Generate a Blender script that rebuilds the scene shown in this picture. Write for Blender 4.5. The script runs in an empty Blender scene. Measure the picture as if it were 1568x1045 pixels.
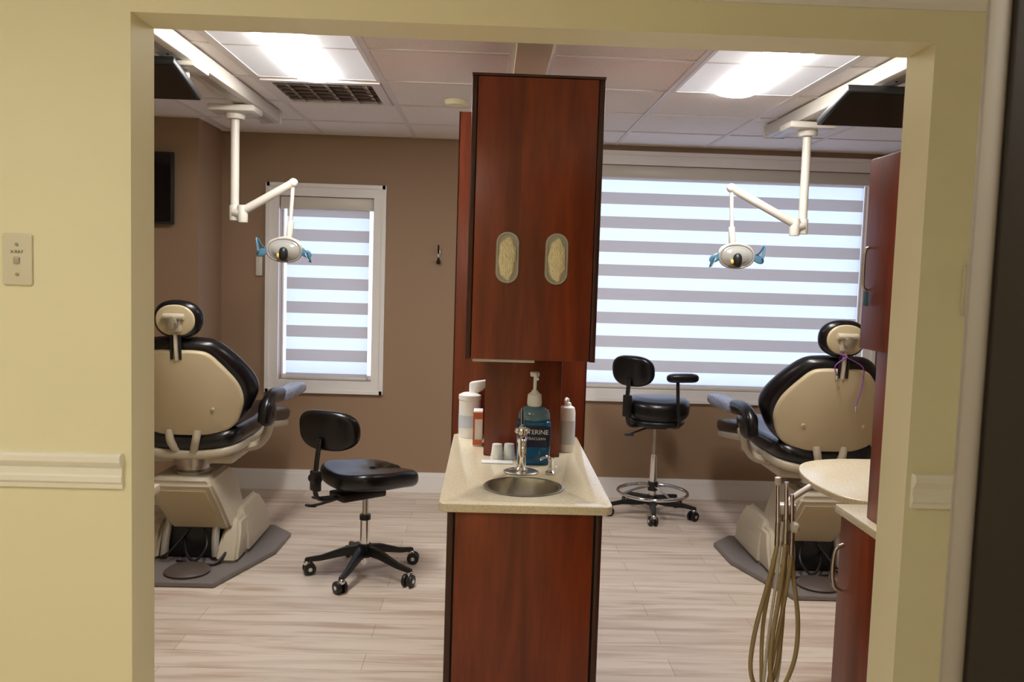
import bpy, bmesh, math, random
from mathutils import Matrix, Vector, Euler
random.seed(4)
sc = bpy.context.scene
try:
    sc.view_settings.view_transform = 'Standard'
    sc.view_settings.look = 'None'
    sc.view_settings.exposure = 0.0
except Exception as e:
    print(e)
COL = sc.collection
pi = math.pi

# ------------------------------------------------------------ materials
def lin(c):
    out = []
    for v in c:
        v = v / 255.0
        out.append(v / 12.92 if v <= 0.04045 else ((v + 0.055) / 1.055) ** 2.4)
    return (out[0], out[1], out[2], 1.0)

def new_mat(name):
    m = bpy.data.materials.new(name)
    m.use_nodes = True
    nt = m.node_tree
    b = nt.nodes['Principled BSDF']
    return m, nt, b

def mat(name, col, rough=0.5, metal=0.0, var=0.06, scale=8.0, bump=0.0, bscale=60.0, coat=0.0, spec=0.5, trans=0.0, alpha=1.0):
    m, nt, b = new_mat(name)
    N, L = nt.nodes, nt.links
    c = lin(col)
    tc = N.new('ShaderNodeNewGeometry')
    nz = N.new('ShaderNodeTexNoise'); nz.inputs['Scale'].default_value = scale; nz.inputs['Detail'].default_value = 3
    L.new(tc.outputs['Position'], nz.inputs['Vector'])
    mx = N.new('ShaderNodeMix'); mx.data_type = 'RGBA'
    mx.inputs[6].default_value = (c[0]*(1-var), c[1]*(1-var), c[2]*(1-var), 1)
    mx.inputs[7].default_value = (min(1, c[0]*(1+var)), min(1, c[1]*(1+var)), min(1, c[2]*(1+var)), 1)
    L.new(nz.outputs['Fac'], mx.inputs[0])
    L.new(mx.outputs[2], b.inputs['Base Color'])
    b.inputs['Roughness'].default_value = rough
    b.inputs['Metallic'].default_value = metal
    b.inputs['Coat Weight'].default_value = coat
    b.inputs['Specular IOR Level'].default_value = spec
    b.inputs['Transmission Weight'].default_value = trans
    b.inputs['Alpha'].default_value = alpha
    if bump > 0:
        n2 = N.new('ShaderNodeTexNoise'); n2.inputs['Scale'].default_value = bscale; n2.inputs['Detail'].default_value = 4
        L.new(tc.outputs['Position'], n2.inputs['Vector'])
        bp = N.new('ShaderNodeBump'); bp.inputs['Strength'].default_value = bump; bp.inputs['Distance'].default_value = 0.01
        L.new(n2.outputs['Fac'], bp.inputs['Height'])
        L.new(bp.outputs['Normal'], b.inputs['Normal'])
    return m

def wood_mat(name, c1, c2, c3, rough=0.33):
    m, nt, b = new_mat(name)
    N, L = nt.nodes, nt.links
    g = N.new('ShaderNodeNewGeometry')
    mp = N.new('ShaderNodeMapping'); mp.inputs['Scale'].default_value = (1.0, 1.0, 0.10)
    L.new(g.outputs['Position'], mp.inputs['Vector'])
    n1 = N.new('ShaderNodeTexNoise'); n1.inputs['Scale'].default_value = 14; n1.inputs['Detail'].default_value = 5; n1.inputs['Distortion'].default_value = 0.6
    n2 = N.new('ShaderNodeTexNoise'); n2.inputs['Scale'].default_value = 110; n2.inputs['Detail'].default_value = 3
    L.new(mp.outputs[0], n1.inputs['Vector']); L.new(mp.outputs[0], n2.inputs['Vector'])
    r = N.new('ShaderNodeValToRGB')
    r.color_ramp.elements[0].position = 0.3; r.color_ramp.elements[0].color = lin(c1)
    r.color_ramp.elements[1].position = 0.72; r.color_ramp.elements[1].color = lin(c3)
    e = r.color_ramp.elements.new(0.52); e.color = lin(c2)
    L.new(n1.outputs['Fac'], r.inputs['Fac'])
    mx = N.new('ShaderNodeMix'); mx.data_type = 'RGBA'; mx.blend_type = 'MULTIPLY'
    mx.inputs[0].default_value = 0.35
    L.new(r.outputs[0], mx.inputs[6])
    r2 = N.new('ShaderNodeValToRGB'); r2.color_ramp.elements[0].position = 0.3; r2.color_ramp.elements[0].color = (0.6, 0.6, 0.6, 1); r2.color_ramp.elements[1].position = 0.6
    L.new(n2.outputs['Fac'], r2.inputs['Fac']); L.new(r2.outputs[0], mx.inputs[7])
    L.new(mx.outputs[2], b.inputs['Base Color'])
    b.inputs['Roughness'].default_value = rough
    return m

def floor_mat():
    m, nt, b = new_mat('floor_planks')
    N, L = nt.nodes, nt.links
    g = N.new('ShaderNodeNewGeometry')
    br = N.new('ShaderNodeTexBrick')
    br.inputs['Scale'].default_value = 1.0
    br.inputs['Brick Width'].default_value = 1.22
    br.inputs['Row Height'].default_value = 0.15
    br.inputs['Mortar Size'].default_value = 0.0012
    br.inputs['Mortar Smooth'].default_value = 0.2
    br.offset = 0.37; br.offset_frequency = 2
    br.inputs['Color1'].default_value = lin((226, 213, 198))
    br.inputs['Color2'].default_value = lin((210, 195, 179))
    br.inputs['Mortar'].default_value = lin((158, 142, 126))
    L.new(g.outputs['Position'], br.inputs['Vector'])
    mp = N.new('ShaderNodeMapping'); mp.inputs['Scale'].default_value = (0.09, 1.0, 1.0)
    L.new(g.outputs['Position'], mp.inputs['Vector'])
    n1 = N.new('ShaderNodeTexNoise'); n1.inputs['Scale'].default_value = 20; n1.inputs['Detail'].default_value = 4; n1.inputs['Roughness'].default_value = 0.55; n1.inputs['Distortion'].default_value = 0.6
    L.new(mp.outputs[0], n1.inputs['Vector'])
    r = N.new('ShaderNodeValToRGB')
    r.color_ramp.elements[0].position = 0.30; r.color_ramp.elements[0].color = lin((204, 186, 168))
    r.color_ramp.elements[1].position = 0.55; r.color_ramp.elements[1].color = (1, 1, 1, 1)
    L.new(n1.outputs['Fac'], r.inputs['Fac'])
    mx = N.new('ShaderNodeMix'); mx.data_type = 'RGBA'; mx.blend_type = 'MULTIPLY'; mx.inputs[0].default_value = 0.75
    L.new(br.outputs['Color'], mx.inputs[6]); L.new(r.outputs[0], mx.inputs[7])
    L.new(mx.outputs[2], b.inputs['Base Color'])
    b.inputs['Roughness'].default_value = 0.42
    return m

def speckle_mat(name, c1, c2, scale, rough, thr=0.62):
    m, nt, b = new_mat(name)
    N, L = nt.nodes, nt.links
    g = N.new('ShaderNodeNewGeometry')
    n = N.new('ShaderNodeTexNoise'); n.inputs['Scale'].default_value = scale; n.inputs['Detail'].default_value = 2
    L.new(g.outputs['Position'], n.inputs['Vector'])
    r = N.new('ShaderNodeValToRGB')
    r.color_ramp.elements[0].position = thr - 0.06; r.color_ramp.elements[0].color = lin(c1)
    r.color_ramp.elements[1].position = thr + 0.04; r.color_ramp.elements[1].color = lin(c2)
    L.new(n.outputs['Fac'], r.inputs['Fac']); L.new(r.outputs[0], b.inputs['Base Color'])
    b.inputs['Roughness'].default_value = rough
    return m

def emit_mat(name, col, strength):
    m, nt, b = new_mat(name)
    b.inputs['Base Color'].default_value = (0.9, 0.9, 0.9, 1)
    b.inputs['Emission Color'].default_value = (col[0], col[1], col[2], 1)
    b.inputs['Emission Strength'].default_value = strength
    return m

def sheer_mat(name, col, transp, tfac=0.5):
    m = bpy.data.materials.new(name); m.use_nodes = True
    nt = m.node_tree; N, L = nt.nodes, nt.links
    N.clear()
    out = N.new('ShaderNodeOutputMaterial')
    tl = N.new('ShaderNodeBsdfTranslucent'); tl.inputs[0].default_value = lin(col)
    df = N.new('ShaderNodeBsdfDiffuse'); df.inputs[0].default_value = lin(col)
    tp = N.new('ShaderNodeBsdfTransparent')
    a = N.new('ShaderNodeMixShader'); a.inputs[0].default_value = tfac
    c = N.new('ShaderNodeMixShader'); c.inputs[0].default_value = transp
    g = N.new('ShaderNodeNewGeometry'); nz = N.new('ShaderNodeTexNoise'); nz.inputs['Scale'].default_value = 2.0
    L.new(g.outputs['Position'], nz.inputs['Vector'])
    mm = N.new('ShaderNodeMapRange'); mm.inputs['To Min'].default_value = transp*0.8; mm.inputs['To Max'].default_value = transp*1.2
    L.new(nz.outputs['Fac'], mm.inputs['Value']); L.new(mm.outputs[0], c.inputs[0])
    L.new(df.outputs[0], a.inputs[1]); L.new(tl.outputs[0], a.inputs[2])
    L.new(a.outputs[0], c.inputs[1]); L.new(tp.outputs[0], c.inputs[2])
    L.new(c.outputs[0], out.inputs[0])
    return m

M_CREAM = mat('cream_paint', (240, 234, 198), 0.55, var=0.02, scale=1.5, bump=0.03, bscale=200)
M_BROWN = mat('taupe_paint', (156, 129, 103), 0.6, var=0.03, scale=1.2, bump=0.03, bscale=200)
M_TRIM = mat('white_trim', (240, 237, 234), 0.35, var=0.01)
M_CTRIM = mat('cream_trim', (248, 245, 232), 0.35, var=0.01)
M_CEIL = speckle_mat('ceiling_tile', (248, 242, 237), (234, 226, 220), 180, 0.9)
M_GRID = mat('grid_white', (232, 226, 222), 0.5)
M_BEAM = mat('beam_cream', (250, 244, 206), 0.6, var=0.02)
M_FLOOR = floor_mat()
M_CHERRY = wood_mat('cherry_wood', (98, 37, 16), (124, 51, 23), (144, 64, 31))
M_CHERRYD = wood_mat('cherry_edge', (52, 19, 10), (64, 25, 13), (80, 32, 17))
M_DARK = mat('dark_gap', (20, 10, 8), 0.7)
M_QUARTZ = speckle_mat('quartz_counter', (228, 218, 192), (212, 195, 162), 230, 0.14, 0.6)
M_STEEL = mat('brushed_steel', (190, 186, 178), 0.28, 1.0, var=0.05)
M_CHROME = mat('chrome', (225, 225, 225), 0.08, 1.0, var=0.01)
M_BLACK = mat('black_vinyl', (14, 13, 15), 0.28, var=0.1, bump=0.04, bscale=120)
M_BPLAST = mat('black_plastic', (20, 20, 21), 0.4)
M_BEIGE = mat('beige_shell', (190, 175, 142), 0.36, var=0.02)
M_BEIGE2 = mat('beige_shell_light', (184, 174, 152), 0.36, var=0.02)
M_GREYP = mat('grey_plate', (120, 113, 110), 0.42, var=0.05)
M_GREYM = mat('grey_metal', (186, 182, 174), 0.35, 0.4)
M_WHITEP = mat('white_plastic', (216, 211, 200), 0.35, var=0.01)
M_SCREEN = mat('screen_gloss', (10, 10, 13), 0.08)
M_BLUE = mat('blue_handle', (84, 130, 156), 0.2, trans=0.2)
M_LENS = mat('clear_lens', (205, 205, 200), 0.08, 0.3, trans=0.3)
M_WRAP = mat('plastic_wrap', (150, 158, 178), 0.15, var=0.25, scale=30, bump=0.8, bscale=40, trans=0.3)
M_GLOVE = mat('latex_glove', (246, 236, 196), 0.6, var=0.08, scale=40, bump=0.8, bscale=45)
M_HOSE = mat('hose_beige', (176, 158, 114), 0.5)
M_MOUTH = mat('mouthwash_blue', (20, 104, 160), 0.12, trans=0.35)
M_BOTCLR = mat('bottle_clear', (130, 170, 190), 0.1, trans=0.5)
M_LABEL = mat('label_navy', (18, 26, 62), 0.35)
M_PAPER = mat('paper_white', (238, 238, 236), 0.6)
M_ORANGE = mat('orange_box', (196, 100, 60), 0.5)
M_PURPLE = mat('purple_cord', (130, 70, 160), 0.6)
M_PLATE = mat('switch_plate', (224, 218, 196), 0.3, 0.15, var=0.02)
M_DOORD = mat('door_dark', (28, 20, 18), 0.35, var=0.2)
M_DOORE = mat('door_jamb_grey', (150, 142, 132), 0.5)
M_OPAQ = sheer_mat('blind_opaque', (196, 186, 180), 0.0, 0.34)
M_SHEER = sheer_mat('blind_sheer', (220, 225, 240), 0.26)
M_TUBE = emit_mat('troffer_lens', (1.0, 0.965, 0.93), 50.0)
M_PAN_GLOW = emit_mat('troffer_pan_glow', (0.90, 0.94, 1.0), 0.22)  # pans emit a faint glow, standing in for lamp light they would reflect
M_HALL = emit_mat('hall_lens', (1.0, 0.945, 0.85), 10.5)
M_GLASS = sheer_mat('glass', (250, 250, 255), 0.80, 0.9)

# ------------------------------------------------------------ geometry helpers
def empty(name, loc=(0, 0, 0)):
    e = bpy.data.objects.new(name, None)
    e.location = loc
    e.empty_display_size = 0.1
    COL.objects.link(e)
    e['_o'] = list(loc)
    return e

def attach(ob, parent):
    if parent is not None:
        ob.parent = parent
        ob.matrix_parent_inverse = Matrix.Translation(Vector(parent['_o'])).inverted()

def from_bm(bm, name, m, parent=None, smooth=True, angle=40):
    bmesh.ops.recalc_face_normals(bm, faces=bm.faces[:])
    me = bpy.data.meshes.new(name)
    bm.to_mesh(me); bm.free()
    if m is not None:
        me.materials.append(m)
    if smooth:
        me.polygons.foreach_set('use_smooth', [True] * len(me.polygons))
        try:
            me.set_sharp_from_angle(angle=math.radians(angle))
        except Exception:
            pass
    ob = bpy.data.objects.new(name, me)
    COL.objects.link(ob)
    attach(ob, parent)
    return ob

def add_box(bm, x0, x1, y0, y1, z0, z1):
    vs = [bm.verts.new((x, y, z)) for z in (z0, z1) for y in (y0, y1) for x in (x0, x1)]
    for f in ((0, 1, 3, 2), (4, 6, 7, 5), (0, 4, 5, 1), (2, 3, 7, 6), (0, 2, 6, 4), (1, 5, 7, 3)):
        bm.faces.new([vs[i] for i in f])
    return vs

def box(name, x0, x1, y0, y1, z0, z1, m, parent=None, bev=0.0, M=None, seg=2):
    bm = bmesh.new()
    add_box(bm, min(x0, x1), max(x0, x1), min(y0, y1), max(y0, y1), min(z0, z1), max(z0, z1))
    if bev > 0:
        bmesh.ops.bevel(bm, geom=bm.edges[:], offset=bev, segments=seg, profile=0.5, affect='EDGES')
    if M is not None:
        bm.transform(M)
    return from_bm(bm, name, m, parent, smooth=bev > 0)

def boxes(name, lst, m, parent=None):
    bm = bmesh.new()
    for b in lst:
        add_box(bm, *b)
    return from_bm(bm, name, m, parent, smooth=False)

def cyl(name, p0, p1, r, m, parent=None, r2=None, seg=28, bev=0.0):
    p0, p1 = Vector(p0), Vector(p1)
    d = p1 - p0
    bm = bmesh.new()
    bmesh.ops.create_cone(bm, cap_ends=True, segments=seg, radius1=r, radius2=r if r2 is None else r2, depth=d.length)
    if bev > 0:
        ed = [e for e in bm.edges if len(e.link_faces) == 2 and (len(e.link_faces[0].verts) > 4 or len(e.link_faces[1].verts) > 4)]
        bmesh.ops.bevel(bm, geom=ed, offset=bev, segments=2, profile=0.5, affect='EDGES')
    q = Vector((0, 0, 1)).rotation_difference(d.normalized())
    bm.transform(Matrix.Translation((p0 + p1) / 2) @ q.to_matrix().to_4x4())
    return from_bm(bm, name, m, parent)

def lathe(name, prof, loc, m, parent=None, seg=40, M=None):
    bm = bmesh.new()
    rings = []
    for (r, z) in prof:
        if r < 1e-6:
            rings.append([bm.verts.new((0, 0, z))])
        else:
            rings.append([bm.verts.new((r*math.cos(2*pi*i/seg), r*math.sin(2*pi*i/seg), z)) for i in range(seg)])
    for a, b in zip(rings[:-1], rings[1:]):
        for i in range(seg):
            j = (i+1) % seg
            if len(a) == 1 and len(b) == 1: continue
            if len(a) == 1: bm.faces.new((a[0], b[i], b[j]))
            elif len(b) == 1: bm.faces.new((a[i], a[j], b[0]))
            else: bm.faces.new((a[i], a[j], b[j], b[i]))
    T = Matrix.Translation(Vector(loc))
    if M is not None: T = T @ M
    bm.transform(T)
    return from_bm(bm, name, m, parent)

def crom(pts, n=6, closed=True):
    P = [Vector(p) for p in pts]
    out = []
    k = len(P)
    rng = range(k) if closed else range(k-1)
    for i in rng:
        if closed:
            a, b, c, d = P[(i-1) % k], P[i], P[(i+1) % k], P[(i+2) % k]
        else:
            a, b, c, d = P[max(i-1, 0)], P[i], P[i+1], P[min(i+2, k-1)]
        for j in range(n):
            t = j / n
            out.append(0.5*((2*b) + (c-a)*t + (2*a-5*b+4*c-d)*t*t + (-a+3*b-3*c+d)*t**3))
    if not closed: out.append(P[-1])
    return out

def rr(w, h, r, n=6):
    out = []
    for (cx, cy, a0) in ((w/2-r, h/2-r, 0), (-w/2+r, h/2-r, 90), (-w/2+r, -h/2+r, 180), (w/2-r, -h/2+r, 270)):
        for i in range(n+1):
            a = math.radians(a0 + 90*i/n)
            out.append(Vector((cx + r*math.cos(a), cy + r*math.sin(a))))
    return out

def ell(w, h, n=40, e=2.0):
    out = []
    for i in range(n):
        a = 2*pi*i/n
        c, s = math.cos(a), math.sin(a)
        out.append(Vector((w/2*math.copysign(abs(c)**(2/e), c), h/2*math.copysign(abs(s)**(2/e), s))))
    return out

def loft(name, outline, t, r, m, parent=None, M=None, puff=0.0, puffb=0.0, deform=None, angle=50):
    """cushion / slab : outline in xy, thickness t along z, edge radius r, domed faces"""
    n = len(outline)
    c = sum((Vector(p[:2]) for p in outline), Vector((0, 0))) / n
    mr = sum((Vector(p[:2]) - c).length for p in outline) / n
    rings = []
    if puffb: rings += [(mr*0.85, -puffb), (mr*0.6, -puffb*0.85), (mr*0.3, -puffb*0.45)]
    k = 5
    for i in range(k+1):
        a = pi/2*i/k
        rings.append((r*(1-math.sin(a)), r*(1-math.cos(a))))
    for i in range(k+1):
        a = pi/2*(1-i/k)
        rings.append((r*(1-math.sin(a)), t - r*(1-math.cos(a))))
    if puff: rings += [(mr*0.3, t+puff*0.45), (mr*0.6, t+puff*0.85), (mr*0.85, t+puff)]
    bm = bmesh.new()
    R = []
    for (ins, z) in rings:
        s = 1 - ins/mr
        R.append([bm.verts.new((c.x+(p[0]-c.x)*s, c.y+(p[1]-c.y)*s, z)) for p in outline])
    for a, b in zip(R[:-1], R[1:]):
        for i in range(n):
            j = (i+1) % n
            bm.faces.new((a[i], a[j], b[j], b[i]))
    bm.faces.new(list(reversed(R[0]))); bm.faces.new(R[-1])
    if deform:
        for v in bm.verts:
            v.co = Vector(deform(v.co.x, v.co.y, v.co.z))
    if M is not None: bm.transform(M)
    return from_bm(bm, name, m, parent, angle=angle)

def blob(name, size, loc, m, parent=None, rot=(0, 0, 0), e1=0.6, e2=0.6, nu=32, nv=18):
    bm = bmesh.new()
    def sp(v, e): return math.copysign(abs(v)**e, v)
    rows = []
    for j in range(nv+1):
        ph = -pi/2 + pi*j/nv
        if j in (0, nv):
            rows.append([bm.verts.new((0, 0, size[2]/2*math.copysign(1, ph)))]); continue
        rows.append([bm.verts.new((size[0]/2*sp(math.cos(ph), e1)*sp(math.cos(2*pi*i/nu), e2),
                                   size[1]/2*sp(math.cos(ph), e1)*sp(math.sin(2*pi*i/nu), e2),
                                   size[2]/2*sp(math.sin(ph), e1))) for i in range(nu)])
    for a, b in zip(rows[:-1], rows[1:]):
        for i in range(nu):
            j = (i+1) % nu
            if len(a) == 1: bm.faces.new((a[0], b[j], b[i]))
            elif len(b) == 1: bm.faces.new((a[i], a[j], b[0]))
            else: bm.faces.new((a[i], a[j], b[j], b[i]))
    bm.transform(Matrix.Translation(Vector(loc)) @ Euler(rot).to_matrix().to_4x4())
    return from_bm(bm, name, m, parent)

def tube(name, pts, r, m, parent=None, closed=False, smooth=6, seg=12, flat=None):
    P = crom(pts, smooth, closed) if smooth > 1 else [Vector(p) for p in pts]
    n = len(P)
    bm = bmesh.new()
    rings = []
    prevn = None
    for i in range(n):
        if closed: t = (P[(i+1) % n] - P[(i-1) % n])
        else: t = P[min(i+1, n-1)] - P[max(i-1, 0)]
        t.normalize()
        if prevn is None:
            up = Vector((0, 0, 1)) if abs(t.z) < 0.9 else Vector((1, 0, 0))
            nn = (up - t*up.dot(t)).normalized()
        else:
            nn = (prevn - t*prevn.dot(t)).normalized()
        prevn = nn
        bb = t.cross(nn)
        f = flat or 1.0
        rings.append([bm.verts.new(P[i] + nn*r*f*math.cos(2*pi*k/seg) + bb*r*math.sin(2*pi*k/seg)) for k in range(seg)])
    rng = range(n) if closed else range(n-1)
    for i in rng:
        a, b = rings[i], rings[(i+1) % n]
        for k in range(seg):
            l = (k+1) % seg
            bm.faces.new((a[k], a[l], b[l], b[k]))
    if not closed:
        bm.faces.new(list(reversed(rings[0]))); bm.faces.new(rings[-1])
    return from_bm(bm, name, m, parent)

def text(name, s, size, M, m, parent=None, extrude=0.0004):
    cu = bpy.data.curves.new(name, 'FONT')
    cu.body = s; cu.size = size; cu.align_x = 'CENTER'; cu.align_y = 'CENTER'; cu.extrude = extrude
    tmp = bpy.data.objects.new(name+'_tmp', cu); COL.objects.link(tmp)
    bpy.context.view_layer.update()
    me = bpy.data.meshes.new_from_object(tmp.evaluated_get(bpy.context.evaluated_depsgraph_get()))
    bpy.data.objects.remove(tmp)
    me.transform(M); me.materials.clear(); me.materials.append(m)
    ob = bpy.data.objects.new(name, me); COL.objects.link(ob)
    attach(ob, parent)
    return ob

def R(ax, deg): return Matrix.Rotation(math.radians(deg), 4, ax)
def T(x, y, z): return Matrix.Translation((x, y, z))

# ------------------------------------------------------------ room shell
CH = 2.435
XL, XR = -2.95, 2.95
YB = 6.05
YW0, YW1 = 2.05, 2.19
box('floor', XL-0.12, XR+0.12, -1.62, YB+0.15, -0.1, 0.0, M_FLOOR)
boxes('ceiling', [(XL-0.12, 0.078, YW1, YB+0.15, CH, CH+0.1), (0.218, XR+0.12, YW1, YB+0.15, CH, CH+0.1),
                  (0.078, 0.218, YW1, YB+0.15, CH+0.05, CH+0.1),
                  (XL-0.12, XR+0.12, -1.62, YW1, CH+0.02, CH+0.1)], M_CEIL)
box('trim_beam', 0.079, 0.217, YW1, YB, CH-0.025, CH+0.05, M_BEAM)
W1 = (-1.43, -0.795, 0.765, 2.015)
W2 = (0.58, 2.60, 0.765, 2.30)
boxes('wall_back', [
    (XL-0.12, W1[0], YB, YB+0.15, 0, CH), (W1[0], W1[1], YB, YB+0.15, 0, W1[2]), (W1[0], W1[1], YB, YB+0.15, W1[3], CH),
    (W1[1], W2[0], YB, YB+0.15, 0, CH), (W2[0], W2[1], YB, YB+0.15, 0, W2[2]), (W2[0], W2[1], YB, YB+0.15, W2[3], CH),
    (W2[1], XR+0.12, YB, YB+0.15, 0, CH)], M_BROWN)
boxes('wall_left', [(XL-0.12, XL, YW1, YB, 0, CH), (XL, -1.82, 5.57, YB, 0, CH)], M_BROWN)
box('wall_right', XR, XR+0.12, YW1, YB, 0, CH, M_BROWN)
OX0, OX1, OZ = -0.822, 1.009, 2.105
boxes('wall_front', [(XL-0.12, OX0, YW0, YW1, 0, CH+0.02), (OX1, XR+0.12, YW0, YW1, 0, CH+0.02), (OX0, OX1, YW0, YW1, OZ, CH+0.02)], M_CREAM)
boxes('wall_hall_left', [(XL-0.12, XL, -1.62, YW0, 0, CH+0.02)], M_CREAM)
boxes('wall_hall_right', [(XR, XR+0.12, -1.62, YW0, 0, CH+0.02)], M_CREAM)
boxes('wall_hall_rear', [(XL, XR, -1.62, -1.5, 0, CH+0.02)], M_CREAM)

# ceiling T grid
g = []
for x in (-2.97, -2.36, -1.75, -1.14, -0.53, 0.066):
    g.append((x-0.012, x+0.012, YW1, YB, CH-0.006, CH+0.002))
for x in (0.232, 0.83, 1.44, 2.05, 2.66):
    g.append((x-0.012, x+0.012, YW1, YB, CH-0.006, CH+0.002))
for y in (2.45, 3.06, 3.67, 4.28, 4.89, 5.50, 6.035):
    g.append((XL, 0.078, y-0.012, y+0.012, CH-0.0055, CH+0.002))
    g.append((0.218, XR, y-0.012, y+0.012, CH-0.0055, CH+0.002))
boxes('trim_ceiling_grid', g, M_GRID)

# baseboards
def bb_x(name, x0, x1, y, d):
    boxes(name, [(x0, x1, min(y, y+d*0.016), max(y, y+d*0.016), 0.0, 0.115),
                 (x0, x1, min(y, y+d*0.010), max(y, y+d*0.010), 0.115, 0.14)], M_TRIM)
bb_x('baseboard_back', -1.82, XR, YB, -1)
boxes('baseboard_left', [(-1.82, -1.804, 5.57, YB-0.017, 0, 0.14), (XL, -1.804, 5.554, 5.57, 0, 0.14)], M_TRIM)
boxes('baseboard_hall', [(XL, OX0, YW0-0.016, YW0, 0, 0.14), (OX1, XR, YW0-0.016, YW0, 0, 0.14)], M_CTRIM)

# chair rail + crown trim in the hall
def rail(name, x0, x1):
    bm = bmesh.new()
    prof = [(0, 1.017), (0.008, 1.017), (0.010, 1.028), (0.016, 1.034), (0.016, 1.046), (0.011, 1.05), (0.011, 1.066),
            (0.018, 1.072), (0.024, 1.082), (0.024, 1.094), (0.018, 1.10), (0, 1.10)]
    a = [bm.verts.new((x0, YW0-p[0], p[1])) for p in prof]
    b = [bm.verts.new((x1, YW0-p[0], p[1])) for p in prof]
    for i in range(len(prof)):
        j = (i+1) % len(prof)
        bm.faces.new((a[i], a[j], b[j], b[i]))
    bm.faces.new(a); bm.faces.new(list(reversed(b)))
    from_bm(bm, name, M_CTRIM, None, angle=30)
rail('trim_chair_rail_left', XL, OX0-0.018)
rail('trim_chair_rail_right', OX1+0.012, XR)
bm = bmesh.new()
prof = [(0, 2.178), (0.006, 2.178), (0.010, 2.19), (0.022, 2.20), (0.026, 2.215), (0.05, 2.25), (0.055, 2.28), (0, 2.28)]
a = [bm.verts.new((XL, YW0-p[0], p[1])) for p in prof]; b = [bm.verts.new((XR, YW0-p[0], p[1])) for p in prof]
for i in range(len(prof)):
    j = (i+1) % len(prof); bm.faces.new((a[i], a[j], b[j], b[i]))
from_bm(bm, 'trim_crown', M_TRIM, None, angle=30)

# ------------------------------------------------------------ windows
def window(name, W, outer, bands_z0, nb, gapL, gapR):
    x0, x1, z0, z1 = W
    ox0, ox1, oz0, oz1 = outer
    e = empty(name, ((x0+x1)/2, YB, z0))
    y = YB
    boxes('casing', [(ox0, x0, y-0.022, y-0.001, oz0, oz1), (x1, ox1, y-0.022, y-0.001, oz0, oz1),
                     (x0, x1, y-0.022, y-0.001, z1, oz1), (x0, x1, y-0.022, y-0.001, oz0, z0),
                     (ox0-0.006, ox0+0.02, y-0.032, y-0.001, oz0-0.004, oz1+0.006), (ox1-0.02, ox1+0.006, y-0.032, y-0.001, oz0-0.004, oz1+0.006),
                     (ox0, ox1, y-0.032, y-0.001, oz1-0.02, oz1+0.006), (ox0, ox1, y-0.032, y-0.001, oz0-0.004, oz0+0.02)], M_TRIM, e)
    boxes('sash_frame', [(x0+0.001, x0+0.012, y+0.08, y+0.12, z0+0.001, z1-0.001), (x1-0.012, x1-0.001, y+0.08, y+0.12, z0+0.001, z1-0.001),
                         (x0+0.012, x1-0.012, y+0.08, y+0.12, z0+0.001, z0+0.03), (x0+0.012, x1-0.012, y+0.08, y+0.12, z1-0.03, z1-0.001)], M_TRIM, e)
    box('glass_pane', x0+0.012, x1-0.012, y+0.098, y+0.100, z0+0.03, z1-0.03, M_GLASS, e)
    b = empty('zebra_blind', ((x0+x1)/2, YB+0.02, z1))
    bx0, bx1 = x0+gapL, x1-gapR
    box('cassette', x0+0.003, x1-0.003, y+0.002, y+0.06, z1-0.085, z1-0.002, M_WHITEP, b, bev=0.006)
    op, sh = [], []
    P = 0.164; hb = 0.042
    top = z1-0.085
    zc = bands_z0
    cur = z0+0.022
    for k in range(nb):
        a0, a1 = zc-hb, zc+hb
        if a0 > cur: op.append((bx0, bx1, y+0.024, y+0.026, cur, a0))
        sh.append((bx0, bx1, y+0.0245, y+0.0255, a0, min(a1, top)))
        cur = a1; zc += P
    if cur < top: op.append((bx0, bx1, y+0.024, y+0.026, cur, top))
    def planes(nm, lst, m):
        bm = bmesh.new()
        for q in lst:
            vs = [bm.verts.new((q[0], q[2], q[4])), bm.verts.new((q[1], q[2], q[4])), bm.verts.new((q[1], q[2], q[5])), bm.verts.new((q[0], q[2], q[5]))]
            bm.faces.new(vs)
        from_bm(bm, nm, m, b, smooth=False)
    planes('opaque_bands', op, M_OPAQ); planes('sheer_bands', sh, M_SHEER)
    box('bottom_rail', bx0, bx1, y+0.016, y+0.034, z0+0.003, z0+0.022, M_WHITEP, b, bev=0.004)
window('window_1', W1, (-1.512, -0.717, 0.683, 2.095), 0.853, 7, 0.045, 0.032)
window('window_2', W2, (0.50, 2.68, 0.683, 2.385), 0.845, 9, 0.03, 0.04)

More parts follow.
